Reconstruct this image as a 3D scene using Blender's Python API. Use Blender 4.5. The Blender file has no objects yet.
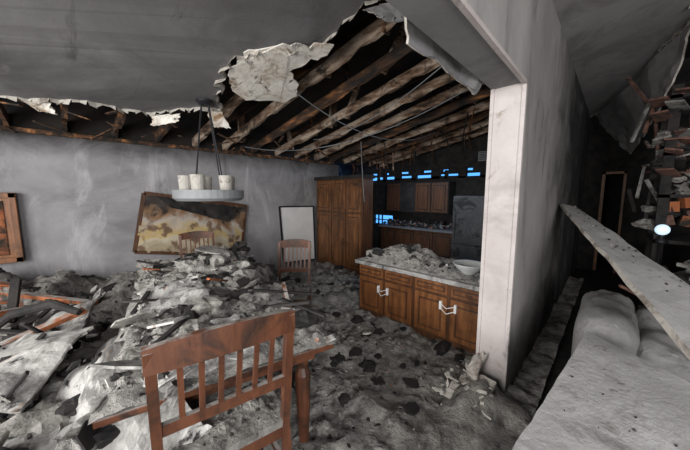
import bpy, math, random, bmesh
from mathutils import Vector, Euler, Matrix, noise
R=random.Random(7)
S=bpy.context.scene
S.view_settings.view_transform='Standard'
S.view_settings.look='None'
COL=bpy.context.collection

# ---------------------------------------------------------------- materials
def newmat(name):
    m=bpy.data.materials.new(name);m.use_nodes=True
    nt=m.node_tree;b=nt.nodes['Principled BSDF'];b.inputs['Roughness'].default_value=.85
    return m,nt,b
def N(nt,t,**k):
    n=nt.nodes.new(t)
    for a,v in k.items():
        if a in n.inputs: n.inputs[a].default_value=v
        else: setattr(n,a,v)
    return n
def ramp(nt,stops,interp='LINEAR'):
    r=nt.nodes.new('ShaderNodeValToRGB');cr=r.color_ramp;cr.interpolation=interp
    while len(cr.elements)<len(stops): cr.elements.new(.5)
    for e,(p,c) in zip(cr.elements,stops):
        e.position=p;e.color=(c[0],c[1],c[2],1) if isinstance(c,tuple) else (c,c,c,1)
    return r
def mottle(name,stops,scale=4,detail=8,rough=.9,bump=.3,bscale=30,stretch=None,dist=.3,bdist=.02,soot=None,dust=None,grad=None):
    """noise-driven mottled surface; soot=(scale,lo,hi,color[,stretch]) second layer; dust=(color,lo,hi) on upward faces;
    grad=(axis,from,to,color,noise,width) smoke deposit that thickens along an object axis"""
    m,nt,b=newmat(name);L=nt.links
    tc=N(nt,'ShaderNodeTexCoord');mp=N(nt,'ShaderNodeMapping')
    L.new(tc.outputs['Object'],mp.inputs[0])
    if stretch: mp.inputs['Scale'].default_value=stretch
    n=N(nt,'ShaderNodeTexNoise',Scale=scale,Detail=detail,Roughness=.65,Distortion=dist)
    L.new(mp.outputs[0],n.inputs['Vector'])
    r=ramp(nt,stops);L.new(n.outputs['Fac'],r.inputs[0]);col=r.outputs[0]
    def mix(fac,col,c2):
        mx=N(nt,'ShaderNodeMix',data_type='RGBA');L.new(fac,mx.inputs[0]);L.new(col,mx.inputs[6]);mx.inputs[7].default_value=(*c2,1);return mx.outputs[2]
    if soot:
        for so in (soot if isinstance(soot,list) else [soot]):
            mp2=N(nt,'ShaderNodeMapping');L.new(tc.outputs['Object'],mp2.inputs[0])
            if len(so)>4: mp2.inputs['Scale'].default_value=so[4]
            n2=N(nt,'ShaderNodeTexNoise',Scale=so[0],Detail=7,Roughness=.7,Distortion=.6)
            L.new(mp2.outputs[0],n2.inputs['Vector'])
            r2=ramp(nt,[(so[1],0.),(so[2],1.)]);L.new(n2.outputs['Fac'],r2.inputs[0])
            col=mix(r2.outputs[0],col,so[3])
    for gr in (grad or []):
        sp=N(nt,'ShaderNodeSeparateXYZ');L.new(tc.outputs['Object'],sp.inputs[0])
        mr=N(nt,'ShaderNodeMapRange');mr.inputs['From Min'].default_value=gr[1];mr.inputs['From Max'].default_value=gr[2];L.new(sp.outputs[gr[0]],mr.inputs[0])
        n4=N(nt,'ShaderNodeTexNoise',Scale=1.6,Detail=8,Roughness=.65,Distortion=.8);L.new(tc.outputs['Object'],n4.inputs['Vector'])
        m1=N(nt,'ShaderNodeMath',operation='MULTIPLY_ADD');L.new(n4.outputs['Fac'],m1.inputs[0]);m1.inputs[1].default_value=gr[4];L.new(mr.outputs[0],m1.inputs[2])
        r4=ramp(nt,[(.5,0.),(.5+gr[5],1.)]);
        m2=N(nt,'ShaderNodeMath',operation='SUBTRACT');L.new(m1.outputs[0],m2.inputs[0]);m2.inputs[1].default_value=gr[4]*.5;L.new(m2.outputs[0],r4.inputs[0])
        col=mix(r4.outputs[0],col,gr[3])
    if dust:
        g=N(nt,'ShaderNodeNewGeometry');sp=N(nt,'ShaderNodeSeparateXYZ');L.new(g.outputs['Normal'],sp.inputs[0])
        n3=N(nt,'ShaderNodeTexNoise',Scale=14,Detail=5);L.new(tc.outputs['Object'],n3.inputs['Vector'])
        mu=N(nt,'ShaderNodeMath',operation='MULTIPLY');L.new(sp.outputs[2],mu.inputs[0]);L.new(n3.outputs['Fac'],mu.inputs[1])
        r3=ramp(nt,[(dust[1],0.),(dust[2],1.)]);L.new(mu.outputs[0],r3.inputs[0])
        col=mix(r3.outputs[0],col,dust[0])
    L.new(col,b.inputs['Base Color']);b.inputs['Roughness'].default_value=rough
    if bump:
        nb=N(nt,'ShaderNodeTexNoise',Scale=bscale,Detail=8,Roughness=.7);L.new(mp.outputs[0],nb.inputs['Vector'])
        bu=N(nt,'ShaderNodeBump',Strength=bump,Distance=bdist);L.new(nb.outputs['Fac'],bu.inputs['Height']);L.new(bu.outputs[0],b.inputs['Normal'])
    return m
def plain(name,c,rough=.6,metal=0,em=None,es=0):
    m,nt,b=newmat(name);b.inputs['Base Color'].default_value=(*c,1);b.inputs['Roughness'].default_value=rough;b.inputs['Metallic'].default_value=metal
    if em: b.inputs['Emission Color'].default_value=(*em,1);b.inputs['Emission Strength'].default_value=es
    return m
M_ceil=mottle('soot_grey_ceiling',[(.3,(.095,.093,.095)),(.7,(.16,.157,.16))],1.2,bump=.1,soot=[(1.0,.5,.75,(.06,.058,.06)),(3,.6,.75,(.04,.04,.04),(.3,2,1)),(2.5,.6,.75,(.22,.215,.21),(1,.5,1))])
M_ceilR=mottle('grey_ceiling_right',[(.3,(.2,.195,.195)),(.7,(.3,.29,.29))],1.2,bump=.1,soot=[(1.4,.52,.72,(.12,.115,.11))])
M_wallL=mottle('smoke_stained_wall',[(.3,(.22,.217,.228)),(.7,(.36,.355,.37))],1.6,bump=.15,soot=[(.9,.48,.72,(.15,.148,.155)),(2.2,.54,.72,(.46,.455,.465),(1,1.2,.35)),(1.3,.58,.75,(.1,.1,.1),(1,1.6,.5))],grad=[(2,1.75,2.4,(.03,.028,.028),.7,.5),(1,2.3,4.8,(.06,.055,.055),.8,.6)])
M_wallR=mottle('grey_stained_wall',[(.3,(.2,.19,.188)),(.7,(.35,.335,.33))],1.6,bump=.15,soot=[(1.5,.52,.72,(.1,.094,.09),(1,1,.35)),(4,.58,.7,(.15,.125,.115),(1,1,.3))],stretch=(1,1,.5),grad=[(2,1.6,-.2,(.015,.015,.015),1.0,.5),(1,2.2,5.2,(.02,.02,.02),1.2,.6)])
M_col=mottle('pale_wall_end',[(.3,(.4,.36,.35)),(.7,(.54,.5,.49))],2.,bump=.1,soot=[(1.5,.53,.8,(.26,.23,.22)),(6,.6,.7,(.26,.21,.18)),(3,.6,.7,(.12,.1,.09),(1,1,.3))],grad=[(2,.6,.0,(.05,.05,.045),.5,.3),(2,2.1,2.6,(.25,.21,.19),.5,.4)])
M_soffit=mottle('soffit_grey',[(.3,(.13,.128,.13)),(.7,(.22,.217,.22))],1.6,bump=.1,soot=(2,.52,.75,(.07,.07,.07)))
M_edge=mottle('torn_gypsum',[(.3,(.4,.37,.33)),(.7,(.62,.59,.54))],6,bump=.4,soot=(5,.48,.66,(.13,.1,.08)))
M_paper=mottle('peeled_paper',[(.3,(.55,.51,.45)),(.6,(.75,.72,.66))],5,bump=.4,soot=[(4,.52,.66,(.28,.18,.1)),(7,.58,.68,(.06,.05,.04))])
M_dry=mottle('sooty_drywall',[(.3,(.3,.295,.285)),(.65,(.5,.49,.47))],4,bump=.4,soot=[(3.2,.48,.6,(.13,.125,.12)),(5,.57,.64,(.02,.02,.02)),(7,.6,.7,(.2,.11,.06))])
M_drybig=mottle('ash_dusted_drywall',[(.3,(.3,.295,.29)),(.65,(.42,.415,.41))],3,bump=.35,soot=[(3,.52,.72,(.17,.165,.16)),(9,.6,.7,(.12,.11,.1))])
M_char=mottle('charred_dark',[(.35,(.006,.006,.007)),(.7,(.035,.03,.027))],6,bump=.5)
M_attic=mottle('burnt_deck',[(.35,(.006,.006,.007)),(.62,(.02,.014,.011)),(.8,(.07,.035,.02))],2.5,bump=.4)
M_joist=mottle('scorched_joist',[(.36,(.025,.017,.012)),(.45,(.17,.1,.06)),(.58,(.4,.32,.25)),(.8,(.5,.43,.36))],3,bump=.4,stretch=(.8,3,3),soot=[(4,.54,.66,(.02,.014,.01)),(1.5,.57,.7,(.03,.02,.015))])
M_joistd=mottle('burnt_joist',[(.4,(.01,.008,.007)),(.55,(.07,.035,.018)),(.7,(.4,.17,.06))],3,bump=.3,stretch=(.7,3,3))
M_ash=mottle('ash',[(.33,(.07,.066,.06)),(.45,(.21,.2,.185)),(.6,(.37,.355,.33)),(.72,(.54,.52,.48))],9,detail=12,bump=1.,bscale=40,bdist=.03,soot=[(2.2,.55,.69,(.06,.056,.05)),(12,.62,.68,(.015,.015,.015)),(18,.65,.7,(.58,.56,.53))])
M_ash2=mottle('pale_ash',[(.3,(.11,.105,.1)),(.45,(.26,.25,.235)),(.62,(.4,.385,.36)),(.78,(.52,.5,.47))],10,detail=12,bump=1.,bscale=45,bdist=.03,soot=[(3.5,.57,.68,(.05,.048,.045)),(14,.61,.67,(.015,.015,.015))])
M_oak=mottle('oak',[(.3,(.1,.034,.012)),(.55,(.23,.09,.03)),(.75,(.32,.14,.05))],7,bump=.1,stretch=(3,3,.35),rough=.45,soot=[(3,.54,.72,(.035,.017,.01)),(1.2,.55,.75,(.05,.024,.012))])
M_pantry=mottle('smoked_oak',[(.3,(.06,.025,.01)),(.55,(.17,.07,.025)),(.75,(.34,.15,.06))],5,bump=.1,stretch=(3,3,.35),rough=.5,soot=[(2,.5,.7,(.014,.009,.006))])
M_oakd=mottle('oak_dark',[(.3,(.03,.014,.008)),(.7,(.13,.052,.02))],7,bump=.1,stretch=(3,3,.35),rough=.5)
M_chair=mottle('cherry_wood',[(.3,(.06,.021,.011)),(.7,(.16,.058,.027))],6,bump=.2,stretch=(2,2,.5),rough=.45,soot=(5,.52,.68,(.02,.013,.01)),dust=((.33,.31,.29),.3,.5))
M_orange=mottle('orange_wood',[(.3,(.22,.06,.02)),(.7,(.38,.13,.05))],5,bump=.2,soot=[(3,.48,.6,(.02,.015,.01))],dust=((.34,.32,.3),.34,.54))
M_white=mottle('white_board',[(.3,(.66,.66,.66)),(.7,(.8,.8,.79))],3,bump=.05,soot=(1.6,.6,.8,(.35,.35,.35)))
M_bowl=plain('ceramic',(.6,.62,.6),.4)
M_dark=plain('dark_metal',(.03,.03,.035),.5,.6)
M_grey=mottle('sooted_metal',[(.3,(.1,.11,.12)),(.7,(.2,.21,.22))],4,bump=.1,rough=.6)
M_ring=mottle('dusty_metal',[(.3,(.18,.19,.2)),(.7,(.27,.28,.29))],4,bump=.1,rough=.6)
M_frid=mottle('burnt_enamel',[(.3,(.04,.043,.046)),(.7,(.1,.105,.11))],3,bump=.1,rough=.6,soot=(3,.5,.6,(.012,.012,.012)))
M_shade=mottle('frosted_shade',[(.3,(.34,.32,.29)),(.7,(.5,.48,.44))],8,bump=.05,soot=(8,.55,.7,(.15,.13,.11)))
M_fabric=mottle('ashen_upholstery',[(.3,(.2,.198,.195)),(.7,(.33,.325,.32))],5,bump=.6,bscale=60,soot=[(4,.54,.7,(.09,.088,.085)),(9,.62,.7,(.45,.44,.43))])
M_brick=mottle('clay_red',[(.35,(.06,.028,.022)),(.65,(.22,.11,.08))],6,bump=.4,soot=(5,.5,.62,(.03,.025,.02)),dust=((.3,.28,.26),.32,.5))
M_lock=plain('white_plastic',(.8,.8,.8),.4)

# ---------------------------------------------------------------- mesh builder
class MB:
    def __init__(s): s.v=[];s.f=[];s.m=[]
    def add(s,vs,fs,mi=0):
        o=len(s.v);s.v+=[tuple(v) for v in vs];s.f+=[tuple(i+o for i in f) for f in fs];s.m+=[mi]*len(fs)
    def box(s,c,d,mi=0,rot=None):
        c=Vector(c);vs=[]
        for x in(-.5,.5):
            for y in(-.5,.5):
                for z in(-.5,.5):
                    v=Vector((x*d[0],y*d[1],z*d[2]))
                    if rot is not None: v=rot@v
                    vs.append(c+v)
        s.add(vs,[(0,1,3,2),(4,6,7,5),(0,4,5,1),(2,3,7,6),(0,2,6,4),(1,5,7,3)],mi)
    def bb(s,a,b,mi=0):
        s.box([(a[i]+b[i])/2 for i in range(3)],[abs(b[i]-a[i]) for i in range(3)],mi)
    def beam(s,p,q,w,h,mi=0,up=(0,0,1)):
        p=Vector(p);q=Vector(q);d=(q-p);L=d.length;d.normalize();u=Vector(up)
        if abs(d.dot(u))>.98: u=Vector((1,0,0))
        sd=d.cross(u).normalized();u2=sd.cross(d)
        s.box((p+q)/2,(L,w,h),mi,Matrix((d,sd,u2)).transposed())
    def roughbeam(s,p,q,w,h,mi=0,n=14,am=.012):
        """burnt timber: section eaten away irregularly along its length"""
        p=Vector(p);q=Vector(q);d=(q-p);d.normalize();u=Vector((0,0,1));sd=d.cross(u).normalized();u2=sd.cross(d);vs=[];sdn=R.uniform(0,99)
        for i in range(n+1):
            c=p.lerp(q,i/n)
            for k,(a,b) in enumerate(((-1,-1),(1,-1),(1,1),(-1,1))):
                e=am*abs(fr(i*.6+sdn,k*3.1,0,3))*1.6
                vs.append(c+sd*a*(w/2-e*.7)+u2*b*(h/2-(e*2 if b<0 else 0)))
        fs=[(0,3,2,1),(n*4,n*4+1,n*4+2,n*4+3)]
        for i in range(n):
            for k in range(4): fs.append((i*4+k,i*4+(k+1)%4,(i+1)*4+(k+1)%4,(i+1)*4+k))
        s.add(vs,fs,mi)
    def tube(s,pts,r,n=8,mi=0):
        pts=[Vector(p) for p in pts];vs=[];fs=[]
        for i,p in enumerate(pts):
            d=(pts[min(i+1,len(pts)-1)]-pts[max(i-1,0)]).normalized()
            u=Vector((0,0,1)) if abs(d.z)<.9 else Vector((1,0,0))
            a=d.cross(u).normalized();b=a.cross(d)
            rr=r[i] if isinstance(r,(list,tuple)) else r
            for k in range(n):
                t=2*math.pi*k/n;vs.append(p+a*math.cos(t)*rr+b*math.sin(t)*rr)
        for i in range(len(pts)-1):
            for k in range(n):
                fs.append((i*n+k,i*n+(k+1)%n,(i+1)*n+(k+1)%n,(i+1)*n+k))
        fs.append(tuple(range(n)));fs.append(tuple(range((len(pts)-1)*n,len(pts)*n)))
        s.add(vs,fs,mi)
    def lathe(s,prof,c,n=24,mi=0,sx=1,sy=1):
        vs=[];fs=[]
        for r,z in prof:
            for k in range(n):
                t=2*math.pi*k/n;vs.append((c[0]+r*math.cos(t)*sx,c[1]+r*math.sin(t)*sy,c[2]+z))
        for i in range(len(prof)-1):
            for k in range(n): fs.append((i*n+k,i*n+(k+1)%n,(i+1)*n+(k+1)%n,(i+1)*n+k))
        s.add(vs,fs,mi)
    def shard(s,c,size,mi=0,tilt=.5,th=.012,asp=None):
        n=R.choice([4,4,5,6,7]);asp=asp or R.uniform(.35,1)
        rot=Euler((R.gauss(0,tilt),R.gauss(0,tilt),R.uniform(0,6.28))).to_matrix()
        vs=[];c=Vector(c);rad=[R.uniform(.5,1)*size for _ in range(n)]
        for z in(-th/2,th/2):
            for k in range(n):
                t=2*math.pi*k/n;vs.append(c+rot@Vector((rad[k]*math.cos(t),rad[k]*math.sin(t)*asp,z)))
        fs=[tuple(range(n))[::-1],tuple(range(n,2*n))]+[(k,(k+1)%n,n+(k+1)%n,n+k) for k in range(n)]
        s.add(vs,fs,mi)
    def lump(s,c,size,mi=0):
        c=Vector(c);vs=[]
        rot=Euler((R.uniform(0,6),R.uniform(0,6),R.uniform(0,6))).to_matrix()
        P=[(1,0,0),(-1,0,0),(0,1,0),(0,-1,0),(0,0,1),(0,0,-1)]
        base=[(4,0,2),(4,2,1),(4,1,3),(4,3,0),(5,2,0),(5,1,2),(5,3,1),(5,0,3)]
        for p in P: vs.append(c+rot@(Vector(p)*size*R.uniform(.5,1.1)))
        s.add(vs,base,mi)
    def clump(s,c,size,mi=0,flat=.6):
        """fluffy insulation / ash clump: noisy blob"""
        c=Vector(c);vs=[];nu,nv=12,8;sd=R.uniform(0,99);ax=R.uniform(.7,1.3)
        for j in range(nv+1):
            ph=math.pi*j/nv
            for i in range(nu):
                th=2*math.pi*i/nu;d=Vector((math.sin(ph)*math.cos(th)*ax,math.sin(ph)*math.sin(th)/ax,math.cos(ph)))
                rr=size*(1+.55*noise.fractal(d*1.6+Vector((sd,0,0)),1,2,4))
                vs.append(c+Vector((d.x*rr,d.y*rr,d.z*rr*flat)))
        s.add(vs,[(j*nu+i,j*nu+(i+1)%nu,(j+1)*nu+(i+1)%nu,(j+1)*nu+i) for j in range(nv) for i in range(nu)],mi)
    def grid(s,x0,x1,y0,y1,nx,ny,fn,mi=0):
        vs=[(x0+(x1-x0)*i/nx,y0+(y1-y0)*j/ny,fn(x0+(x1-x0)*i/nx,y0+(y1-y0)*j/ny)) for i in range(nx+1) for j in range(ny+1)]
        s.add(vs,[(i*(ny+1)+j,(i+1)*(ny+1)+j,(i+1)*(ny+1)+j+1,i*(ny+1)+j+1) for i in range(nx) for j in range(ny)],mi)
    def obj(s,name,mats,smooth=False,bevel=0,sub=0,parent=None):
        me=bpy.data.meshes.new(name);me.from_pydata(s.v,[],s.f)
        for m in mats: me.materials.append(m)
        for p,mi in zip(me.polygons,s.m): p.material_index=mi;p.use_smooth=smooth
        me.update()
        bm=bmesh.new();bm.from_mesh(me);bmesh.ops.recalc_face_normals(bm,faces=bm.faces);bm.to_mesh(me);bm.free()
        o=bpy.data.objects.new(name,me);COL.objects.link(o)
        if bevel:
            b=o.modifiers.new('b','BEVEL');b.width=bevel;b.segments=2;b.limit_method='ANGLE'
        if parent: o.parent=parent
        return o
def fr(x,y,z=0,o=4): return noise.fractal(Vector((x,y,z)),1.0,2.0,o)
def torn(name,pts,jag,zf,th,mats,seed=0,step=.07,edge_mat=1,jamp=.04,lip=0):
    r=random.Random(seed);out=[];n=len(pts);lips=[]
    for i in range(n):
        a=Vector(pts[i][:2]);b=Vector(pts[(i+1)%n][:2]);out.append(a)
        if i in jag:
            L=(b-a).length;k=max(1,int(L/step));d=(b-a).normalized();nn=Vector((-d.y,d.x))
            for j in range(1,k):
                out.append(a.lerp(b,j/k)+nn*(r.gauss(0,jamp)+jamp*1.5*fr(a.x*3+j*.4,a.y*3,seed))+d*r.uniform(-.3,.3)*step)
            lips.append((len(out)-k,len(out)))
    m=len(out);mb=MB()
    vs=[(p.x,p.y,zf(p.x,p.y)) for p in out]+[(p.x,p.y,zf(p.x,p.y)+th) for p in out]
    mb.add(vs,[tuple(range(m))],0);mb.f.append(tuple(range(m,2*m)));mb.m.append(0)
    for k in range(m): mb.f.append((k,(k+1)%m,m+(k+1)%m,m+k));mb.m.append(edge_mat)
    if lip:
        for a,b in lips:
            for k in range(a,b):
                p=out[k];q=out[(k+1)%m];d=(q-p)
                if d.length<1e-4: continue
                nn=Vector((-d.y,d.x)).normalized();w0=lip*r.uniform(.1,1);w1=lip*r.uniform(.1,1)
                z0=zf(p.x,p.y);z1=zf(q.x,q.y)
                P=[(p.x,p.y,z0-.001),(q.x,q.y,z1-.001),(q.x-nn.x*w1*.6,q.y-nn.y*w1*.6,z1-w1),(p.x-nn.x*w0*.6,p.y-nn.y*w0*.6,z0-w0)]
                mb.add(P,[(0,1,2,3)],edge_mat)
    return mb.obj(name,mats)
def sheet(mb,c,n=14,amp=.05,fq=3,th=.012,seed=0,jag=.02,mi=0,emi=0,fold=0):
    A,B,C,D=[Vector(p) for p in c];nor=(B-A).cross(D-A).normalized();vs=[];r=random.Random(seed)
    for i in range(n+1):
        for j in range(n+1):
            u=i/n;v=j/n
            p=A*(1-u)*(1-v)+B*u*(1-v)+C*u*v+D*(1-u)*v
            p=p+nor*(fr(p.x*fq+seed,p.y*fq,p.z*fq,4)*amp+fold*math.sin(u*math.pi)*math.sin(v*math.pi))
            if i in(0,n) or j in(0,n):
                cen=(A+B+C+D)/4;p=p+(cen-p).normalized()*(r.uniform(0,jag*2)+jag*1.5*abs(fr(p.x*5,p.y*5,seed)))
            vs.append(p)
    w=n+1;K=len(vs);vs2=vs+[p-nor*th for p in vs];fs=[];
    for i in range(n):
        for j in range(n):
            q=(i*w+j,(i+1)*w+j,(i+1)*w+j+1,i*w+j+1);fs.append(q);fs.append(tuple(k+K for k in q[::-1]))
    mb.add(vs2,fs,mi)
    e=[]
    for i in range(n):
        for a,b in(((i)*w,(i+1)*w),(i*w+n,(i+1)*w+n),(i,i+1),(n*w+i,n*w+i+1)): e.append((a,b,b+K,a+K))
    o=len(mb.v)-len(vs2)
    mb.f+=[tuple(k+o for k in q) for q in e];mb.m+=[emi]*len(e)

# ---------------------------------------------------------------- room shell
VZ=lambda x,y=0:3.35+.2*x
mb=MB();mb.bb((-7.2,-3.2,-.12),(3.2,9.6,-.02));mb.obj('floor',[M_char])
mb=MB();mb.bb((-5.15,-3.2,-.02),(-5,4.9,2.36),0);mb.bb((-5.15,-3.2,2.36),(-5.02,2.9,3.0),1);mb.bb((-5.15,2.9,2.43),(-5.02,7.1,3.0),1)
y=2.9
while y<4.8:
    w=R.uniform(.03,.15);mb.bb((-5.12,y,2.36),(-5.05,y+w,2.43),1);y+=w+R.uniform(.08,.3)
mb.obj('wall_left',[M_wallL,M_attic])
mb=MB();mb.bb((-7.2,4.75,-.02),(-5.15,4.9,2.3));mb.bb((-7.2,4.9,-.02),(-7.05,7.2,2.0));mb.obj('wall_kitchen_side',[M_char])
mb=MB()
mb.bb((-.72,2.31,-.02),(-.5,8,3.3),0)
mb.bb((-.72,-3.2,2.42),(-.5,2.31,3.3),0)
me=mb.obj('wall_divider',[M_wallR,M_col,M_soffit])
for p in me.data.polygons:
    n=p.normal;c=p.center
    if n.y<-.9 and c.z<2.5: p.material_index=1
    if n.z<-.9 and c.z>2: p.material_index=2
mb=MB()
mb.bb((-.725,2.3,.1),(-.70,2.335,2.42),0);mb.bb((-.52,2.3,.1),(-.495,2.335,2.42),0)
mb.bb((-.52,-3,2.405),(-.495,2.31,2.43),0)
mb.obj('trim_1',[M_col])
mb=MB();mb.bb((-.5,8,-.02),(-.18,8.15,4.6));mb.bb((.1,8,-.02),(3.2,8.15,4.6));mb.bb((-.18,8,2.05),(.1,8.15,4.6));mb.bb((-1.2,9.4,-.02),(1.2,9.5,2.6));mb.bb((-1.2,8.15,2.5),(1.2,9.5,2.6));mb.bb((-1.2,8.15,0),(-1.1,9.5,2.5));mb.bb((1.1,8.15,0),(1.2,9.5,2.5));mb.obj('wall_hall_end',[M_char])
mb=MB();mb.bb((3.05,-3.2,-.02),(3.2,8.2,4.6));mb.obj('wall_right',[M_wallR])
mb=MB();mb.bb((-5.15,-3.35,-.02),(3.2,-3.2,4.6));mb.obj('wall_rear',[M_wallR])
mb=MB()
mb.bb((-7.2,7,-.02),(-5.55,7.15,2.02));mb.bb((-4.8,7,-.02),(-.5,7.15,2.04));mb.bb((-5.55,7,-.02),(-4.8,7.15,.7));mb.bb((-5.55,7,.98),(-4.8,7.15,2.02))
x=-7.2
while x<-.6:
    w=R.uniform(.04,.25);g=R.uniform(.08,.5)
    mb.bb((x,7.02,2.0),(min(x+w,-.5),7.12,2.35+R.uniform(-.1,.1)));
    mb.bb((x,7.02,2.0),(min(x+w+g,-.5),7.12,2.06+R.uniform(0,.07)))
    x+=w+g
mb.bb((-7.2,6.98,2.16),(-.5,7.14,2.22))
x=-7.2
while x<-.6:
    w=R.uniform(.1,.5);mb.bb((x,7.0,2.17),(min(x+w,-.5),7.13,2.34));x+=w+R.uniform(.04,.4)
mb.bb((-7.2,6.98,2.28),(-.5,7.14,3.9))
mb.obj('wall_kitchen_back',[M_char])
mb=MB();mb.bb((-5.55,6.98,.83),(-4.8,7.02,.86));mb.bb((-5.2,6.98,.7),(-5.17,7.02,.98));mb.bb((-5.35,6.99,.7),(-5.3,7.01,.98));mb.obj('window_1',[M_dark])

cp=[(-4.15,-3.2),(-4.06,-.32),(-3.95,.06),(-3.87,.43),(-3.89,.74),(-3.61,1.07),(-3.43,1.42),(-3.15,1.25),(-2.86,1.2),(-2.56,1.15),(-2.3,1.3),(-2.12,1.55),(-1.88,1.70),(-1.66,1.68),(-1.4,1.72),(-1.1,1.9),(-.72,2.0),(-.72,-3.2)]
torn('ceiling',cp,list(range(0,16)),lambda x,y:VZ(x)+.01*fr(x*2,y*2),.025,[M_ceil,M_edge],3,jamp=.022,step=.05,lip=.07)
cp=[(-.5,-3.2),(-.5,7.9),(-.3,7.6),(.1,6.4),(.41,4.7),(.55,3.7),(1.1,2.8),(3.1,2.2),(3.1,-3.2)]
torn('ceiling.001',cp,[1,2,3,4,5,6],lambda x,y:VZ(x),.025,[M_ceilR,M_edge],5,jamp=.03,lip=.06)
mb=MB();sheet(mb,[(-.42,7.6,3.2),(.12,6.6,2.25),(.36,5.2,2.75),(.42,4.6,3.4)],14,.05,2,.02,4,mi=0,emi=1,jag=.03)
sheet(mb,[(.5,4.0,3.45),(.72,4.1,3.42),(.75,4.0,2.95),(.56,4.05,2.9)],8,.05,3,.02,9,mi=1,emi=1)
mb.obj('hanging_drywall_flap',[M_ceilR,M_edge])
mb=MB()
mb.add([(-7.3,-3.3,2.35),(3.3,-3.3,4.6),(3.3,8.3,4.6),(-7.3,8.3,2.35),(-7.3,-3.3,2.45),(3.3,-3.3,4.7),(3.3,8.3,4.7),(-7.3,8.3,2.45)],[(0,1,2,3),(4,7,6,5),(0,4,5,1),(1,5,6,2),(2,6,7,3),(3,7,4,0)])
mb.obj('roof_deck',[M_attic])
mb=MB();y=-2.9
while y<6.95:
    j=R.uniform(-.04,.04);k=1 if (y<1.0 or R.random()<.12) else 0
    x1=-.73 if y>1.0 else -3.0
    mb.roughbeam((-5.0,y+j,VZ(-5.0)+.115),(x1,y-j,VZ(x1)+.115),.05,.14,k,n=26,am=.02)
    y+=.5
for _ in range(34):
    x=R.uniform(-4.6,-1.0);y=1.6+.5*R.randint(0,9)
    mb.beam((x,y+.05,VZ(x)+.05),(x+R.uniform(-.35,.35),y+.05,VZ(x)+.5),.09,.03,R.choice([0,1,1]))
for yy in (2.0,3.4,5.0):
    mb.beam((-5,yy,VZ(-5)+.45),(-.75,yy+.5,VZ(-.75)+.42),.05,.12,1)
mb.beam((-4.97,-3,2.38),(-4.97,4.7,2.38),.06,.05,1)
for _ in range(40):
    x=R.uniform(-4.9,-3.9);y=R.uniform(-1,6);mb.beam((x,y,VZ(x)+.02),(x+R.uniform(-.2,.2),y+R.uniform(-.3,.3),VZ(x)-R.uniform(.0,.12)),.04,.012,1)
mb.obj('ceiling_joists',[M_joist,M_joistd])
mb=MB()
for s0,e0,sag in [((-4.6,2.2,2.45),(-1.2,3.6,3.0),.35),((-3.4,3.9,2.6),(-3.35,3.95,1.5),.1),((-3.9,3.2,2.6),(-1.0,2.7,3.05),.2),((-2.6,1.9,2.75),(-2.4,4.8,2.75),.3)]:
    a=Vector(s0);b=Vector(e0);mb.tube([a.lerp(b,t/14)-Vector((0,0,sag*4*(t/14)*(1-t/14)))+Vector((fr(t,1)*.05,fr(t,5)*.05,0)) for t in range(15)],.006,5)
mb.obj('electrical_wires',[M_grey])
torn('peeled_ceiling_paper',[(-3.0,1.36),(-2.7,1.2),(-2.4,1.2),(-2.15,1.38),(-1.95,1.62),(-1.85,1.76),(-1.98,1.8),(-2.2,1.72),(-2.38,1.66),(-2.5,1.86),(-2.7,1.98),(-2.9,1.92),(-2.98,1.72),(-3.08,1.55)],range(13),lambda x,y:VZ(x)-.015-.05*max(0,y-1.2)+.012*fr(x*4,y*4),.01,[M_paper,M_paper],11,jamp=.014,step=.05)
mb=MB()
sheet(mb,[(-3.5,1.25,2.62),(-3.42,1.42,2.64),(-3.36,1.5,2.42),(-3.46,1.32,2.4)],8,.04,5,.012,2,jag=.02)
sheet(mb,[(-3.9,.75,2.55),(-3.65,1.05,2.58),(-3.75,1.05,2.48),(-3.95,.8,2.42)],8,.04,5,.012,5,jag=.02)
sheet(mb,[(-4.0,-.2,2.52),(-3.95,.0,2.52),(-4.05,.05,2.42),(-4.1,-.1,2.44)],8,.04,5,.012,6,jag=.02)
mb.obj('torn_drywall_pieces',[M_paper])
mb=MB()
sheet(mb,[(-.735,1.0,2.72),(-.735,2.28,2.62),(-.80,2.25,2.36),(-.84,1.3,2.42)],12,.05,4,.015,8,jag=.03,emi=1)
sheet(mb,[(-1.5,1.72,3.04),(-1.05,1.92,3.12),(-.95,1.98,2.86),(-1.35,1.78,2.92)],12,.05,4,.015,18,jag=.03,emi=1)
mb.obj('sagging_ceiling_strip',[M_soffit,M_edge])

# ---------------------------------------------------------------- ash floor
def gz(x,y):
    g=lambda cx,cy,sx,sy,a:a*math.exp(-((x-cx)/sx)**2-((y-cy)/sy)**2)
    h=.03+g(-4.7,-.3,.6,.9,.68)+g(-4.6,1.3,.5,.9,.4)+g(-2.6,-.9,1.3,.6,.5)+g(-1.7,-.45,.5,.4,.35)+g(-3.6,1.9,.9,.6,.16)+g(-2.9,2.9,.5,.5,.1)+g(-.62,2.05,.16,.25,.16)+g(-4.2,3.2,.6,.6,.12)
    a=.08+.25*min(h,.5)
    h+=a*max(-.4,fr(x*2.4,y*2.4,3,6))+.03*fr(x*11,y*11,1,3)
    return max(h,.0)
mb=MB();mb.grid(-4.99,-.3,-2.2,6.9,120,230,gz)
o=mb.obj('ash_debris_on_floor',[M_ash],smooth=True)

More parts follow.
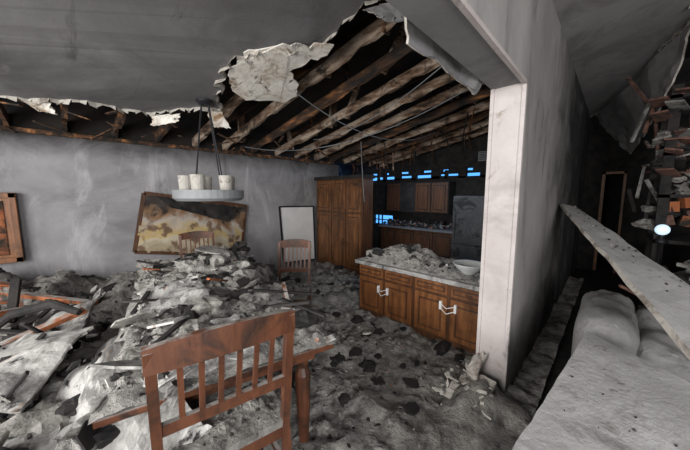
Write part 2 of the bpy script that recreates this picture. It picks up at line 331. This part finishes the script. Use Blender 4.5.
# ---------------------------------------------------------------- table
T=Matrix.Translation((-2.54,.85,0))@Matrix.Rotation(math.atan2(-.235,.972),4,'Z')
mb=MB();mb.box((0,0,.735),(2.6,1.1,.035),0);mb.box((0,0,.67),(2.4,.94,.09),1)
for sx in(-1,1):
    for sy in(-1,1):
        c=(sx*1.12,sy*.42);mb.lathe([(0.001,-.02),(.03,-.02),(.035,.1),(.045,.3),(.05,.5),(.03,.55),(.05,.62),(.05,.7)],(c[0],c[1],0),12,1)
t=mb.obj('dining_table',[M_chair,M_chair],bevel=.006);t.matrix_world=T
def tz(u,v):
    e=min(1,(1.325-abs(u))/.14)*min(1,(.575-abs(v))/.1)
    e=max(0,e)**.5
    h=.09+.2*math.exp(-((u+.25)/.6)**2-((v-.1)/.4)**2)+.05*math.exp(-((u-.7)/.4)**2)
    return .74+e*(h+.09*fr(u*3,v*3,7,6)+.035*fr(u*12,v*12,2,4))
mb=MB();mb.grid(-1.31,1.31,-.56,.56,150,66,tz)
for _ in range(1500):
    u=R.uniform(-1.28,1.28);v=R.uniform(-.54,.54);s=R.choice([.008,.012,.02,.035])*R.uniform(.6,1.3);z=tz(u,v)
    if R.random()<.5: mb.shard((u,v,z+.003),s*1.4,R.choices(range(6),[6,2,6,5,.5,.7])[0],.45,.006)
    else: mb.lump((u,v,z),s*.6,R.choice([0,0,2,3]))
for _ in range(170):
    u=R.uniform(-1.2,1.2);v=R.uniform(-.5,.5);mb.clump((u,v,tz(u,v)),R.uniform(.03,.1),R.choice([0,0,3,3,2]))
for _ in range(26):
    u=R.uniform(-1.1,1.2);v=R.uniform(-.5,.5)
    mb.shard((u,v,tz(u,v)+.035),R.uniform(.08,.2),R.choice([1,0,2,2,3]),.25,.012)
for _ in range(26):
    u=R.uniform(-1,1.1);v=R.uniform(-.45,.45);z=tz(u,v)+.02;a=R.uniform(0,6.28);l=R.uniform(.08,.22)
    mb.beam((u-l*math.cos(a),v-l*math.sin(a),z),(u+l*math.cos(a),v+l*math.sin(a),z+R.uniform(-.02,.12)),.025,.015,R.choice([2,2,2,5]))
for (u,v) in((.15,.35),(.3,.42),(.45,.38),(-.9,.2),(-.6,.4),(.0,.45)): mb.clump((u,v,tz(u,v)+.05),.1,2,.8)
sheet(mb,[(.15,-.5,.93),(.2,-.05,1.0),(.75,-.02,.95),(.75,-.45,.9)],16,.05,4,.01,31,.04,1,1)
sheet(mb,[(.55,.12,.9),(.6,.45,.92),(1.05,.45,.87),(1.0,.1,.9)],16,.05,5,.01,36,.04,0,1)
sheet(mb,[(1.0,-.45,.84),(.95,.1,.9),(1.3,.15,.82),(1.32,-.4,.8)],16,.05,5,.01,39,.04,1,1)
MATS=[M_ash2,M_dry,M_char,M_ash,M_paper,M_orange]
o=mb.obj('ash_and_rubble_on_table',MATS,smooth=False);o.matrix_world=T
for p in o.data.polygons[:150*66]: p.use_smooth=True

mb=MB()
for _ in range(4600):
    x=R.uniform(-4.9,-.8);y=R.uniform(-1.6,4.6)
    s=R.choice([.01,.014,.02,.035])*R.uniform(.6,1.3);z=gz(x,y)
    if R.random()<.5: mb.shard((x,y,z+s*.15),s*1.3,R.choices(range(6),[6,3,5,5,.6,.2])[0],.4,.006)
    else: mb.lump((x,y,z),s*.7,R.choice([0,3,3,2]))
for _ in range(520):
    x=R.uniform(-4.8,-.9);y=R.uniform(-1.4,4.4);mb.clump((x,y,gz(x,y)),R.uniform(.03,.1),R.choice([3,3,0,2]),.5)
for _ in range(70):
    x=R.uniform(-4.8,-2.9) if R.random()<.4 else R.uniform(-3.2,-1.4);y=R.uniform(-1.4,-.1) if x>-3.2 else R.uniform(-1,2)
    mb.shard((x,y,gz(x,y)+.03),R.uniform(.07,.17),R.choice([1,1,0,2,3]),.35,.012)
for (x,y,s,m) in((-1.75,1.95,.12,2),(-1.6,2.1,.08,2),(-2.3,1.75,.1,0),(-2.05,1.6,.07,4),(-1.2,2.2,.07,2),(-1.9,2.3,.06,4),(-1.35,1.8,.1,2),(-1.1,1.95,.13,2),(-.95,1.7,.1,2)):
    mb.shard((x,y,gz(x,y)+.02),s,m,.2,.015)
mb.obj('floor_rubble',MATS)

mb=MB()
for c,k in [
 ([(-1.25,-.25,.55),(-1.45,.32,.84),(-2.1,.36,.93),(-2.15,-.1,.62)],dict(n=26,amp=.09,fq=3,seed=1,jag=.05,fold=.04)),
 ([(-1.5,-.6,.5),(-1.2,-.15,.62),(-1.75,-.05,.7),(-1.95,-.45,.62)],dict(n=22,amp=.08,fq=3,seed=7,jag=.05,fold=.05)),
 ([(-2.3,-.6,.58),(-2.1,-.1,.68),(-2.9,.15,.8),(-2.95,-.35,.6)],dict(n=22,amp=.09,fq=3,seed=12,jag=.05,fold=.04)),
 ([(-1.1,-.1,.3),(-1.2,.4,.6),(-1.45,.3,.82),(-1.5,-.2,.6)],dict(n=20,amp=.08,fq=3,seed=21,jag=.05)),
 ([(-3.4,-.5,.5),(-3.1,.1,.66),(-3.6,.35,.7),(-3.8,-.3,.55)],dict(n=18,amp=.08,fq=3,seed=25,jag=.05)),
 ([(-1.75,-.9,.45),(-1.5,-.5,.6),(-2.1,-.35,.72),(-2.3,-.8,.55)],dict(n=18,amp=.09,fq=3,seed=44,jag=.05,fold=.05))]:
    sheet(mb,c,emi=1,**k)
sheet(mb,[(-2.0,-.55,.74),(-1.7,-.2,.74),(-2.2,.1,.86),(-2.55,-.3,.8)],22,.05,3,.012,52,.05,0,1,.05)
for _ in range(260):
    x=R.uniform(-3.6,-1.2);y=R.uniform(-.9,.2);z=R.uniform(.6,.74);mb.shard((x,y,z+.12*fr(x*4,y*4)),R.choice([.02,.03,.05,.08])*R.uniform(.7,1.2),R.choice([2,2,3,4,0]),.6,.008)
for _ in range(90):
    x=R.uniform(-3.6,-1.3);y=R.uniform(-.9,.15);mb.clump((x,y,.66+.12*fr(x*4,y*4)),R.uniform(.03,.12),R.choice([2,2,3,4]))
mb.obj('fallen_drywall_sheets',[M_dry,M_edge,M_char,M_ash,M_ash2])

# ---------------------------------------------------------------- chairs
def chair(name,loc,rz,sc=1,mats=None,broken=False,W=.5,rail=.66,ns=6):
    mb=MB();w=W/2
    def by(z): return 0 if z<.45 else -.09*((z-.45)/.6)
    for sx in(-1,1):
        zs=[0,.2,.45,.7,.9,1.02]
        for a,b in zip(zs[:-1],zs[1:]): mb.beam((sx*(w-.02),by(a)-(.05*(1-a/.45) if a<.45 else 0),a),(sx*(w-.02),by(b)-(.05*(1-b/.45) if b<.45 else 0),b+.004),.034,.038,0,up=(0,1,0))
        mb.beam((sx*(w-.02),.42,0),(sx*(w-.02),.42,.44),.04,.04,0,up=(0,1,0))
        mb.beam((sx*(w-.02),0,.2),(sx*(w-.02),.42,.2),.02,.03,0)
        mb.beam((sx*(w-.02),0,.41),(sx*(w-.02),.42,.41),.022,.06,0)
    mb.beam((-w+.02,.42,.41),(w-.02,.42,.41),.022,.06,0);mb.beam((-w+.02,0,.41),(w-.02,0,.41),.022,.06,0)
    mb.beam((-w+.02,.21,.2),(w-.02,.21,.2),.02,.03,0)
    if not broken: mb.box((0,.22,.455),(W,.47,.035),1)
    n=14;vs=[];fs=[]
    for i in range(n+1):
        t=i/n*2-1;x=t*w;arch=.02*(1-t*t);bow=-.035*(1-t*t)
        for (yy,zz) in((-.014,.945),(.014,.945),(.014,1.035+arch),(-.014,1.035+arch)):
            vs.append((x,by(1.0)+bow+yy,zz+ .008*(1-t*t)))
    for i in range(n):
        for k in range(4): fs.append((i*4+k,i*4+(k+1)%4,(i+1)*4+(k+1)%4,(i+1)*4+k))
    fs+= [(0,1,2,3),tuple(n*4+k for k in(3,2,1,0))];mb.add(vs,fs,0)
    mb.beam((-w+.02,by(rail),rail),(w-.02,by(rail),rail),.022,.045,0)
    for i in range(ns):
        t=(i/(ns-1)*2-1)*.62;x=t*w;b=-.035*(1-t*t)
        mb.beam((x,by(rail),rail),(x,by(.96)+b,.965),.01,.02,0,up=(1,0,0))
    if not broken:   # ash fallen on the seat
        for _ in range(60):
            x=R.uniform(-w+.04,w-.04);y=R.uniform(.04,.4);mb.lump((x,y,.475),R.uniform(.006,.022),R.choice([2,2,3]))
        for _ in range(8): mb.clump((R.uniform(-w+.06,w-.06),R.uniform(.08,.38),.475),R.uniform(.02,.05),2,.4)
    o=mb.obj(name,(mats or [M_chair,M_ash])+[M_ash,M_char],bevel=.004)
    o.location=loc;o.rotation_euler=Euler((0,0,rz));o.scale=(sc,)*3
    return o
chair('dining_chair',(-1.1,.42,.11),math.radians(90-10),1,W=.54,rail=.69)
chair('dining_chair',(-2.82,1.97,.06),math.radians(-135),.95,W=.44)
chair('dining_chair',(-4.2,1.3,.1),math.radians(-104),.95,W=.48)
o=chair('broken_chair',(-3.2,-.45,.62),0,.8,mats=[M_orange,M_orange],broken=True);o.rotation_euler=Euler((math.radians(-80),math.radians(15),math.radians(100)))
o=chair('broken_chair',(-2.1,-.75,.6),0,.8,mats=[M_char,M_orange]);o.rotation_euler=Euler((math.radians(-75),math.radians(-20),math.radians(130)))
mb=MB()
for a,b,w,h,m in [((-3.5,-.4,.85),(-2.9,.12,.78),.05,.03,0),((-3.3,-.3,.98),(-3.0,-.35,.6),.05,.05,1),((-2.2,-.5,.78),(-1.8,-.35,.66),.09,.03,0),((-3.4,.0,.7),(-2.9,-.5,.85),.06,.04,0),((-2.6,.05,.84),(-2.5,-.4,.74),.07,.03,0),((-2.7,-.5,.7),(-2.1,-.3,.92),.05,.02,1),((-2.0,-.2,.7),(-1.7,-.5,.78),.06,.02,1)]:
    mb.beam(a,b,w,h,m)
mb.tube([(-2.9,-.45,.7),(-2.85,-.3,.84),(-2.7,-.1,.9),(-2.5,.02,.86)],[.02,.03,.03,.02],8,1)
for _ in range(30):
    x=R.uniform(-3.6,-1.8);y=R.uniform(-.8,.1);a=R.uniform(0,6.28);l=R.uniform(.06,.2);mb.beam((x,y,.74),(x+l*math.cos(a),y+l*math.sin(a),.74+R.uniform(-.1,.16)),.035,.015,R.choice([0,1,1,1]))
mb.obj('charred_wood_pieces',[M_orange,M_char],bevel=.003)

# ---------------------------------------------------------------- chandelier
mb=MB();c=(-3.36,1.2);zt=VZ(-3.36)-.0
mb.lathe([(.001,0),(.09,0),(.09,-.02),(.06,-.045),(.001,-.045)],(c[0],c[1],zt),20,0)
for k in range(4):
    a=k*math.pi/2+.5
    mb.tube([(c[0]+.05*math.cos(a),c[1]+.05*math.sin(a),zt-.04),(c[0]+.2*math.cos(a),c[1]+.2*math.sin(a),1.72)],.008,6,0)
mb.lathe([(.001,1.57),(.33,1.57),(.37,1.60),(.375,1.69),(.355,1.69),(.34,1.64),(.001,1.63)],(c[0],c[1],0),36,2)
for k in range(5):
    a=k*math.pi*2/5+.45;p=(c[0]+.24*math.cos(a),c[1]+.24*math.sin(a),1.64)
    mb.lathe([(.001,0),(.03,0),(.03,.02),(.065,.02),(.075,.21),(.067,.21),(.057,.03),(.001,.03)],p,18,1)
mb.obj('chandelier',[M_dark,M_shade,M_ring])

# ---------------------------------------------------------------- wall items
def quadpt(A,B,C,D,u,v): return A*(1-u)*(1-v)+B*u*(1-v)+C*u*v+D*(1-u)*v
A,B,C,D=[Vector(p) for p in((-4.97,.68,.80),(-4.97,2.27,.50),(-4.97,2.41,1.42),(-4.97,.85,1.66))]
m,nt,b=newmat('scorched_picture');L=nt.links
tc=N(nt,'ShaderNodeTexCoord');sp=N(nt,'ShaderNodeSeparateXYZ');L.new(tc.outputs['Object'],sp.inputs[0])
nz=N(nt,'ShaderNodeTexNoise',Scale=1.8,Detail=9,Distortion=1.6);L.new(tc.outputs['Object'],nz.inputs['Vector'])
ys=N(nt,'ShaderNodeMath',operation='MULTIPLY_ADD');L.new(sp.outputs[1],ys.inputs[0]);ys.inputs[1].default_value=.18;L.new(sp.outputs[2],ys.inputs[2])
mr=N(nt,'ShaderNodeMapRange');mr.inputs['From Min'].default_value=.92;mr.inputs['From Max'].default_value=1.9;L.new(ys.outputs[0],mr.inputs[0])
ad=N(nt,'ShaderNodeMath',operation='MULTIPLY_ADD');L.new(nz.outputs['Fac'],ad.inputs[0]);ad.inputs[1].default_value=.9;L.new(mr.outputs[0],ad.inputs[2])
dv=N(nt,'ShaderNodeMath',operation='MULTIPLY');dv.inputs[1].default_value=.62;L.new(ad.outputs[0],dv.inputs[0])
r=ramp(nt,[(.3,(.36,.3,.2)),(.42,(.5,.44,.33)),(.5,(.46,.33,.13)),(.6,(.38,.34,.3)),(.69,(.22,.12,.06)),(.75,(.02,.015,.012)),(.85,(.05,.04,.035)),(.95,(.015,.012,.01))])
L.new(dv.outputs[0],r.inputs[0])
# brown blotches where the print scorched
nz2=N(nt,'ShaderNodeTexNoise',Scale=7,Detail=6);L.new(tc.outputs['Object'],nz2.inputs['Vector']);r2=ramp(nt,[(.52,0.),(.62,1.)]);L.new(nz2.outputs['Fac'],r2.inputs[0])
mx=N(nt,'ShaderNodeMix',data_type='RGBA');L.new(r2.outputs[0],mx.inputs[0]);L.new(r.outputs[0],mx.inputs[6]);mx.inputs[7].default_value=(.16,.1,.06,1)
L.new(mx.outputs[2],b.inputs['Base Color']);M_pic=m
mb=MB();nn=20;vs=[]
for i in range(nn+1):
    for j in range(nn+1):
        p=quadpt(A,B,C,D,i/nn,j/nn);p.x+=.012+.02*abs(fr(p.y*4,p.z*4));vs.append(p)
mb.add(vs,[(i*(nn+1)+j,(i+1)*(nn+1)+j,(i+1)*(nn+1)+j+1,i*(nn+1)+j+1) for i in range(nn) for j in range(nn)],0)
for p,q in((A,B),(B,C),(C,D),(D,A)): mb.beam(p,q,.05,.035,1,up=(1,0,0))
sheet(mb,[D+Vector((.05,.05,-.02)),C+Vector((.05,-.05,-.03)),C+Vector((.09,-.3,-.3)),D+Vector((.08,.25,-.22))],14,.05,4,.006,61,.05,2,2)
mb.obj('framed_picture',[M_pic,M_oakd,M_char])
mb=MB()
A,B,C,D=[Vector(p) for p in((-4.88,3.16,.2),(-4.88,4.0,.14),(-4.95,4.02,1.36),(-4.95,3.13,1.38))]
mb.add([A,B,C,D,A-Vector((.012,0,0)),B-Vector((.012,0,0)),C-Vector((.012,0,0)),D-Vector((.012,0,0))],[(0,1,2,3),(7,6,5,4),(0,4,5,1),(1,5,6,2),(2,6,7,3),(3,7,4,0)],0)
for p,q in((A,B),(B,C),(C,D),(D,A)): mb.beam(p,q,.028,.035,1,up=(1,0,0))
for yy in(3.3,3.85): mb.beam((-4.9,yy,.16),(-4.88,yy,-.02),.03,.03,1)
mb.obj('whiteboard',[M_white,M_dark])
mb=MB();mb.bb((-4.99,-1.3,.86),(-4.93,-.37,1.66),0);mb.bb((-4.93,-1.2,.95),(-4.915,-.47,1.57),1)
for a,b in(((-4.94,-1.3,1.6),(-4.9,-.37,1.66)),((-4.94,-1.3,.86),(-4.9,-.37,.92)),((-4.94,-.43,.86),(-4.9,-.37,1.66))): mb.bb(a,b,0)
mb.obj('wooden_wall_cabinet',[M_oak,M_orange],bevel=.006)

# ---------------------------------------------------------------- kitchen cabinets
def panel(mb,x0,x1,z0,z1,y,mi=0,dk=1):
    mb.bb((x0,y-.02,z0),(x1,y,z1),mi)
    f=.055 if (z1-z0)>.25 else .025
    mb.bb((x0+f,y-.024,z0+f),(x1-f,y-.0195,z1-f),dk)
    mb.bb((x0+f+.018,y-.03,z0+f+.018),(x1-f-.018,y-.023,z1-f-.018),mi)
mb=MB();X0,X1=-2.45,-.75;yf=2.8;TZ=.74
mb.bb((X0,yf,-.02),(X1,3.45,TZ-.03),1)
n=4;bw=(X1-X0)/n
for i in range(n):
    a=X0+i*bw+.02;b=a+bw-.04
    panel(mb,a,b,TZ-.17,TZ-.05,yf);panel(mb,a,b,.09,TZ-.2,yf)
    mb.tube([((a+b)/2-.03,yf-.045,TZ-.11),((a+b)/2+.03,yf-.045,TZ-.11)],.006,6,1)
mb.bb((X0-.04,yf-.05,TZ-.035),(X1+.02,3.5,TZ+.012),2)
for (xa,xb,z) in((X0+bw-.07,X0+bw+.07,.42),(X0+3*bw-.08,X0+3*bw+.08,.45)):
    for xx in(xa,xb):mb.bb((xx-.012,yf-.05,z-.04),(xx+.012,yf-.02,z+.05),3)
    mb.tube([(xa,yf-.05,z+.03),((xa+xb)/2,yf-.075,z+.0),(xb,yf-.05,z+.03)],.005,6,3);mb.tube([(xa,yf-.05,z-.02),((xa+xb)/2,yf-.075,z-.06),(xb,yf-.05,z-.02)],.005,6,3)
def cz(x,y): 
    e=max(0,min(1,(x-X0)/.25)*min(1,(X1-x)/.3)*min(1,(y-yf-.0)/.15)*min(1,(3.47-y)/.12))**.6
    return .745+e*(.07*(1+fr(x*3,y*3,5,5))+.09*math.exp(-((x+2.0)/.4)**2)+.03*fr(x*13,y*13,5,4))
mb.obj('kitchen_counter_cabinet',[M_oak,M_oakd,M_dry,M_lock],bevel=.003)
mb=MB();mb.grid(X0,X1,yf,yf+.68,90,34,cz)
for _ in range(260):
    x=R.uniform(X0+.05,X1-.05);y=R.uniform(yf+.02,3.4);s=R.uniform(.01,.035)
    if R.random()<.5: mb.shard((x,y,cz(x,y)+.005),s,R.choice([0,1,2]),.5,.006)
    else: mb.lump((x,y,cz(x,y)),s*.6,R.choice([0,2]))
for _ in range(90):
    x=R.uniform(X0+.1,-1.35);y=R.uniform(yf+.08,3.4);mb.clump((x,y,cz(x,y)),R.uniform(.03,.08),R.choice([0,3,3,2]))
mb.obj('ash_pile_on_counter',[M_ash2,M_dry,M_char,M_ash])
mb=MB();mb.lathe([(.001,0),(.07,0),(.075,.015),(.12,.05),(.16,.10),(.165,.11),(.155,.105),(.11,.06),(.06,.03),(.001,.028)],(-1.06,2.99,.80),28)
mb.obj('white_bowl',[M_bowl],smooth=True)
mb=MB();yp=4.1;mb.bb((-4.9,yp,-.02),(-3.52,4.42,1.97),1)
xs=[-4.9,-4.4,-3.96,-3.52]
for i in range(3):
    panel(mb,xs[i]+.015,xs[i+1]-.015,1.28,1.92,yp);panel(mb,xs[i]+.015,xs[i+1]-.015,.1,1.24,yp)
mb.bb((-4.94,yp-.05,1.95),(-3.48,4.44,2.02),2)
mb.obj('pantry_cabinet',[M_pantry,M_oakd,M_char],bevel=.003)
mb=MB();mb.bb((-4.75,6.35,-.02),(-2.6,6.98,.72),0)
for i in range(4): panel(mb,-4.72+i*.53,-4.72+i*.53+.5,.08,.68,6.35,0,1)
mb.bb((-4.8,6.3,.72),(-2.55,6.98,.76),2)
for _ in range(160):
    x=R.uniform(-4.7,-2.7);y=R.uniform(6.4,6.8);mb.shard((x,y,.78+R.uniform(0,.12)),R.uniform(.03,.1),R.choice([1,1,2,3]),.8,.02)
mb.obj('kitchen_base_cabinet',[M_oakd,M_char,M_grey,M_brick])
mb=MB();mb.bb((-4.75,6.6,1.15),(-2.9,6.98,1.95),1)
for i in range(4):
    if i!=1: panel(mb,-4.72+i*.46,-4.72+i*.46+.42,1.18,1.92,6.6,0,1)
mb.obj('kitchen_wall_cabinet',[M_oakd,M_char])
mb=MB()
for j in range(14):
    for i in range(8):
        mb.bb((-6.6+i*.13,6.95,.2+j*.125),(-6.6+i*.13+.12,6.99,.2+j*.125+.115),0 if R.random()<.8 else 1)
mb.obj('brown_tile_panel',[M_brick,M_char])
mb=MB();mb.bb((-2.5,5.95,-.02),(-1.8,6.6,1.6))
mb.bb((-2.49,5.9,.05),(-1.81,5.945,.55));mb.bb((-2.49,5.9,.58),(-1.81,5.945,1.58));mb.tube([(-2.43,5.87,.7),(-2.43,5.87,1.2)],.015,8)
mb.obj('refrigerator',[M_frid],bevel=.02)
mb=MB();mb.bb((-2.35,6.85,2.4),(-1.9,6.97,2.62),0)
for i in range(5): mb.bb((-2.32,6.83,2.43+i*.038),(-1.93,6.86,2.445+i*.038),1)
mb.obj('air_vent_grille',[M_grey,M_dark])
mb=MB()
for _ in range(40):
    x=R.uniform(-6.2,-1.2);y=R.uniform(4.8,6.7);z=VZ(max(x,-5.0))-.02;mb.beam((x,y,z+.1),(x+R.uniform(-.1,.1),y+R.uniform(-.1,.1),z-R.uniform(.05,.35)),.03,.01,R.choice([0,1]))
mb.obj('hanging_burnt_lath',[M_char,M_oakd])
mb=MB()
for _ in range(60):
    x=R.uniform(-4.4,-2.7);y=R.uniform(4.9,5.7);mb.lump((x,y,gz(x,y)+R.uniform(0,.1)),R.uniform(.05,.16),R.choice([0,1,0]))
mb.obj('burnt_kitchen_clutter',[M_char,M_ash])

# ---------------------------------------------------------------- right room
mb=MB()
PA,PB,PC,PD=Vector((-.47,4.3,1.53)),Vector((.32,1.5,1.0)),Vector((.56,1.95,1.0)),Vector((-.34,4.55,1.49))
sheet(mb,[PA,PB,PC,PD],22,.012,3,.03,3,jag=.004,emi=1)
for _ in range(50):
    u=R.random();v=R.uniform(.3,.95);p=PA.lerp(PB,u).lerp(PD.lerp(PC,u),v);s=R.uniform(.006,.016);mb.lump(p,s,R.choice([2,3]))
mb.obj('leaning_drywall_panel',[M_drybig,M_edge,M_ash,M_char])
mb=MB()
def hz(x,y): return max(-.02,1.15*math.exp(-((x-1.15)/.75)**4-((y-4.2)/.75)**4)+.12*fr(x*3,y*3,9,5))
mb.grid(.2,2.4,3.45,5.0,44,32,hz)
for _ in range(110):
    x=R.uniform(.5,1.9);y=R.uniform(3.6,4.8);mb.clump((x,y,hz(x,y)),R.uniform(.04,.12),R.choice([0,1,2,0]))
for _ in range(50):
    x=R.uniform(.4,1.7);y=R.uniform(3.6,4.6);mb.shard((x,y,hz(x,y)+.03),R.uniform(.05,.16),R.choice([0,1,2,3,4]),.5,.015)
for _ in range(26):
    x=R.uniform(.4,1.5);y=R.uniform(3.7,4.6);z=hz(x,y);mb.beam((x,y,z),(x+R.uniform(-.35,.35),y+R.uniform(-.3,.3),z+R.uniform(-.05,.25)),.04,.03,R.choice([1,1,4]))
mb.obj('roof_debris_heap',[M_ash,M_char,M_ash2,M_dry,M_brick])
def rbox(mb,a,b,seg=8,r=.1,mi=0,puff=.03):
    c=[(a[i]+b[i])/2 for i in range(3)];h=[abs(b[i]-a[i])/2 for i in range(3)];n=seg
    vs=[];fs=[]
    for ax in range(3):
        for sg in(-1,1):
            o=len(vs);u,v=[k for k in range(3) if k!=ax]
            for i in range(n+1):
                for j in range(n+1):
                    p=[0,0,0];p[ax]=sg*h[ax];p[u]=(i/n*2-1)*h[u];p[v]=(j/n*2-1)*h[v]
                    q=[max(-(h[k]-r),min(h[k]-r,p[k])) for k in range(3)];d=Vector([p[k]-q[k] for k in range(3)])
                    L=d.length
                    if L>0: d=d/L*min(L,r)
                    vs.append(Vector(c)+Vector(q)+d+Vector([0,0,puff*fr(p[0]*3,p[1]*3,p[2]*3)]))
            for i in range(n):
                for j in range(n): fs.append((o+i*(n+1)+j,o+(i+1)*(n+1)+j,o+(i+1)*(n+1)+j+1,o+i*(n+1)+j+1))
    mb.add(vs,fs,mi)
mb=MB();rbox(mb,(-.08,2.45,-.02),(1.5,3.35,.42),16,.1,puff=.01);rbox(mb,(-.14,2.4,0),(.2,3.4,.82),20,.15,puff=.05)
rbox(mb,(.15,2.4,.38),(.8,3.3,.7),16,.14,puff=.06);rbox(mb,(.8,2.4,.38),(1.4,3.3,.68),12,.13)
mb.obj('sofa',[M_fabric],smooth=True)
mb=MB();sheet(mb,[(-.27,.55,.68),(.75,.45,.70),(.62,1.75,.76),(-.06,2.33,.76)],24,.012,2,.03,3,jag=.004,emi=1)
for _ in range(40):
    x=R.uniform(-.1,.5);y=R.uniform(.8,1.9);mb.lump((x,y,.735),R.uniform(.004,.012),R.choice([2,2,3]))
mb.obj('ash_covered_panel',[M_drybig,M_edge,M_char,M_ash])
mb=MB();mb.bb((.02,.65,-.02),(.6,1.75,.22));mb.bb((.05,.7,.22),(.55,1.7,.6))
for sx in(.05,.52):
    for sy in(.7,1.66): mb.bb((sx,sy,0),(sx+.06,sy+.06,.66))
mb.obj('wooden_crate_table',[M_char])
mb=MB()
for yy in(5.1,5.9):
    for xx in(.38,1.6): mb.bb((xx,yy-.04,-.02),(xx+.09,yy+.04,2.9),1)
for z in(.5,1.05,1.6,2.1,2.75): mb.bb((.38,5.06,z),(1.7,5.95,z+.04),1)
for j in range(60):
    x=R.uniform(.28,.95);z=1.85+R.uniform(0,.95)
    mb.box((x,5.1+R.uniform(-.1,.3),z),(.15,.25,.02),R.choice([0,0,1,3]),Euler((R.uniform(-.5,.2),R.uniform(-.3,.3),R.uniform(-.4,.4))).to_matrix())
for j in range(16):
    mb.box((R.uniform(.4,.9),5.12,R.uniform(1.25,1.6)),(.08,.12,.12),R.choice([0,2,1,1]),Euler((0,R.uniform(-.4,.4),R.uniform(-.4,.4))).to_matrix())
for j in range(50): mb.clump((R.uniform(.3,1.),R.uniform(5.1,5.6),R.uniform(1.2,2.4)),R.uniform(.05,.12),R.choice([1,3,1,3]))
for j in range(20):
    x=R.uniform(.1,.9);z=R.uniform(1.2,2.9);mb.beam((x,5.2,z),(x+R.uniform(-.2,.2),5.4,z+R.uniform(-.5,.5)),.03,.03,R.choice([1,0,3]))
mb.obj('collapsed_shelving_with_tiles',[M_brick,M_char,M_orange,M_ash])
mb=MB();mb.lathe([(.001,-.065)]+[(.065*math.cos(t),.065*math.sin(t)) for t in [-1.2,-.8,-.4,0,.4,.8,1.2]]+[(.001,.065)],(.44,5.0,1.22),20,0)
mb.lathe([(.001,-.17),(.06,-.165),(.05,-.12),(.02,-.1),(.02,-.055)],(.44,5.0,1.22),16,1)
mb.tube([(.44,5.0,1.05),(.44,5.0,-.02)],.012,8,1)
mb.obj('glow_globe',[plain('opening_glow',(.7,.85,1),.3,0,(.65,.85,1.),.8),M_dark],smooth=True)  # made-up glowing ball on a stand, in place of an opening's glow
mb=MB()
for a,b in(((-.22,7.94,0),(-.17,7.99,2.1)),((.1,7.94,0),(.14,7.99,2.1)),((-.22,7.94,2.05),(.14,7.99,2.1))): mb.bb(a,b)
mb.obj('door_1',[M_oak])
mb=MB();sheet(mb,[(-.9,2.0,.03),(-.5,1.95,.05),(-.5,2.26,.22),(-.78,2.28,.2)],8,.06,6,.015,3,jag=.03)
sheet(mb,[(-.78,2.12,.1),(-.66,2.1,.12),(-.62,2.27,.42),(-.74,2.28,.36)],8,.04,6,.015,13,jag=.02)
for _ in range(40): mb.shard((R.uniform(-.9,-.5),R.uniform(1.9,2.27),R.uniform(.08,.24)),R.uniform(.02,.06),0,.6,.01)
mb.obj('broken_plaster',[M_edge])

# ---------------------------------------------------------------- lights / world
w=bpy.data.worlds.new('World');S.world=w;w.use_nodes=True
w.node_tree.nodes['Background'].inputs[0].default_value=(.10,.40,1,1);w.node_tree.nodes['Background'].inputs[1].default_value=1.6
def area(name,loc,tgt,size,sy,pw,col=(1,1,1)):
    l=bpy.data.lights.new(name,'AREA');l.shape='RECTANGLE';l.size=size;l.size_y=sy;l.energy=pw;l.color=col
    o=bpy.data.objects.new(name,l);COL.objects.link(o);o.location=loc
    o.rotation_euler=(Vector(tgt)-Vector(loc)).to_track_quat('-Z','Y').to_euler();return o
area('rear_fill_light',(-1.6,-2.7,1.7),(-2.8,2.2,1.2),2.8,1.8,250,(1,.98,.955))  # unseen area lamp added inside the closed rear wall, standing in for windows
area('right_fill_light',(1.9,-1.2,1.9),(-.6,3.5,1.3),1.6,1.6,175,(1,.99,.98))  # unseen area lamp added mid-room to brighten the right side; no window built
area('kitchen_fill_light',(-3.0,5.6,2.35),(-3.0,5.2,0),2.5,.8,28,(.7,.8,1))  # area lamp added under the closed deck to brighten the far kitchen
# ---------------------------------------------------------------- camera
cd=bpy.data.cameras.new('camera');cam=bpy.data.objects.new('camera',cd);COL.objects.link(cam)
cam.location=(0,0,1.65);cam.rotation_euler=Euler((math.pi/2-math.radians(6.5),0,math.radians(44.3)));cd.lens=36*275/690;cd.clip_start=.02
S.camera=cam
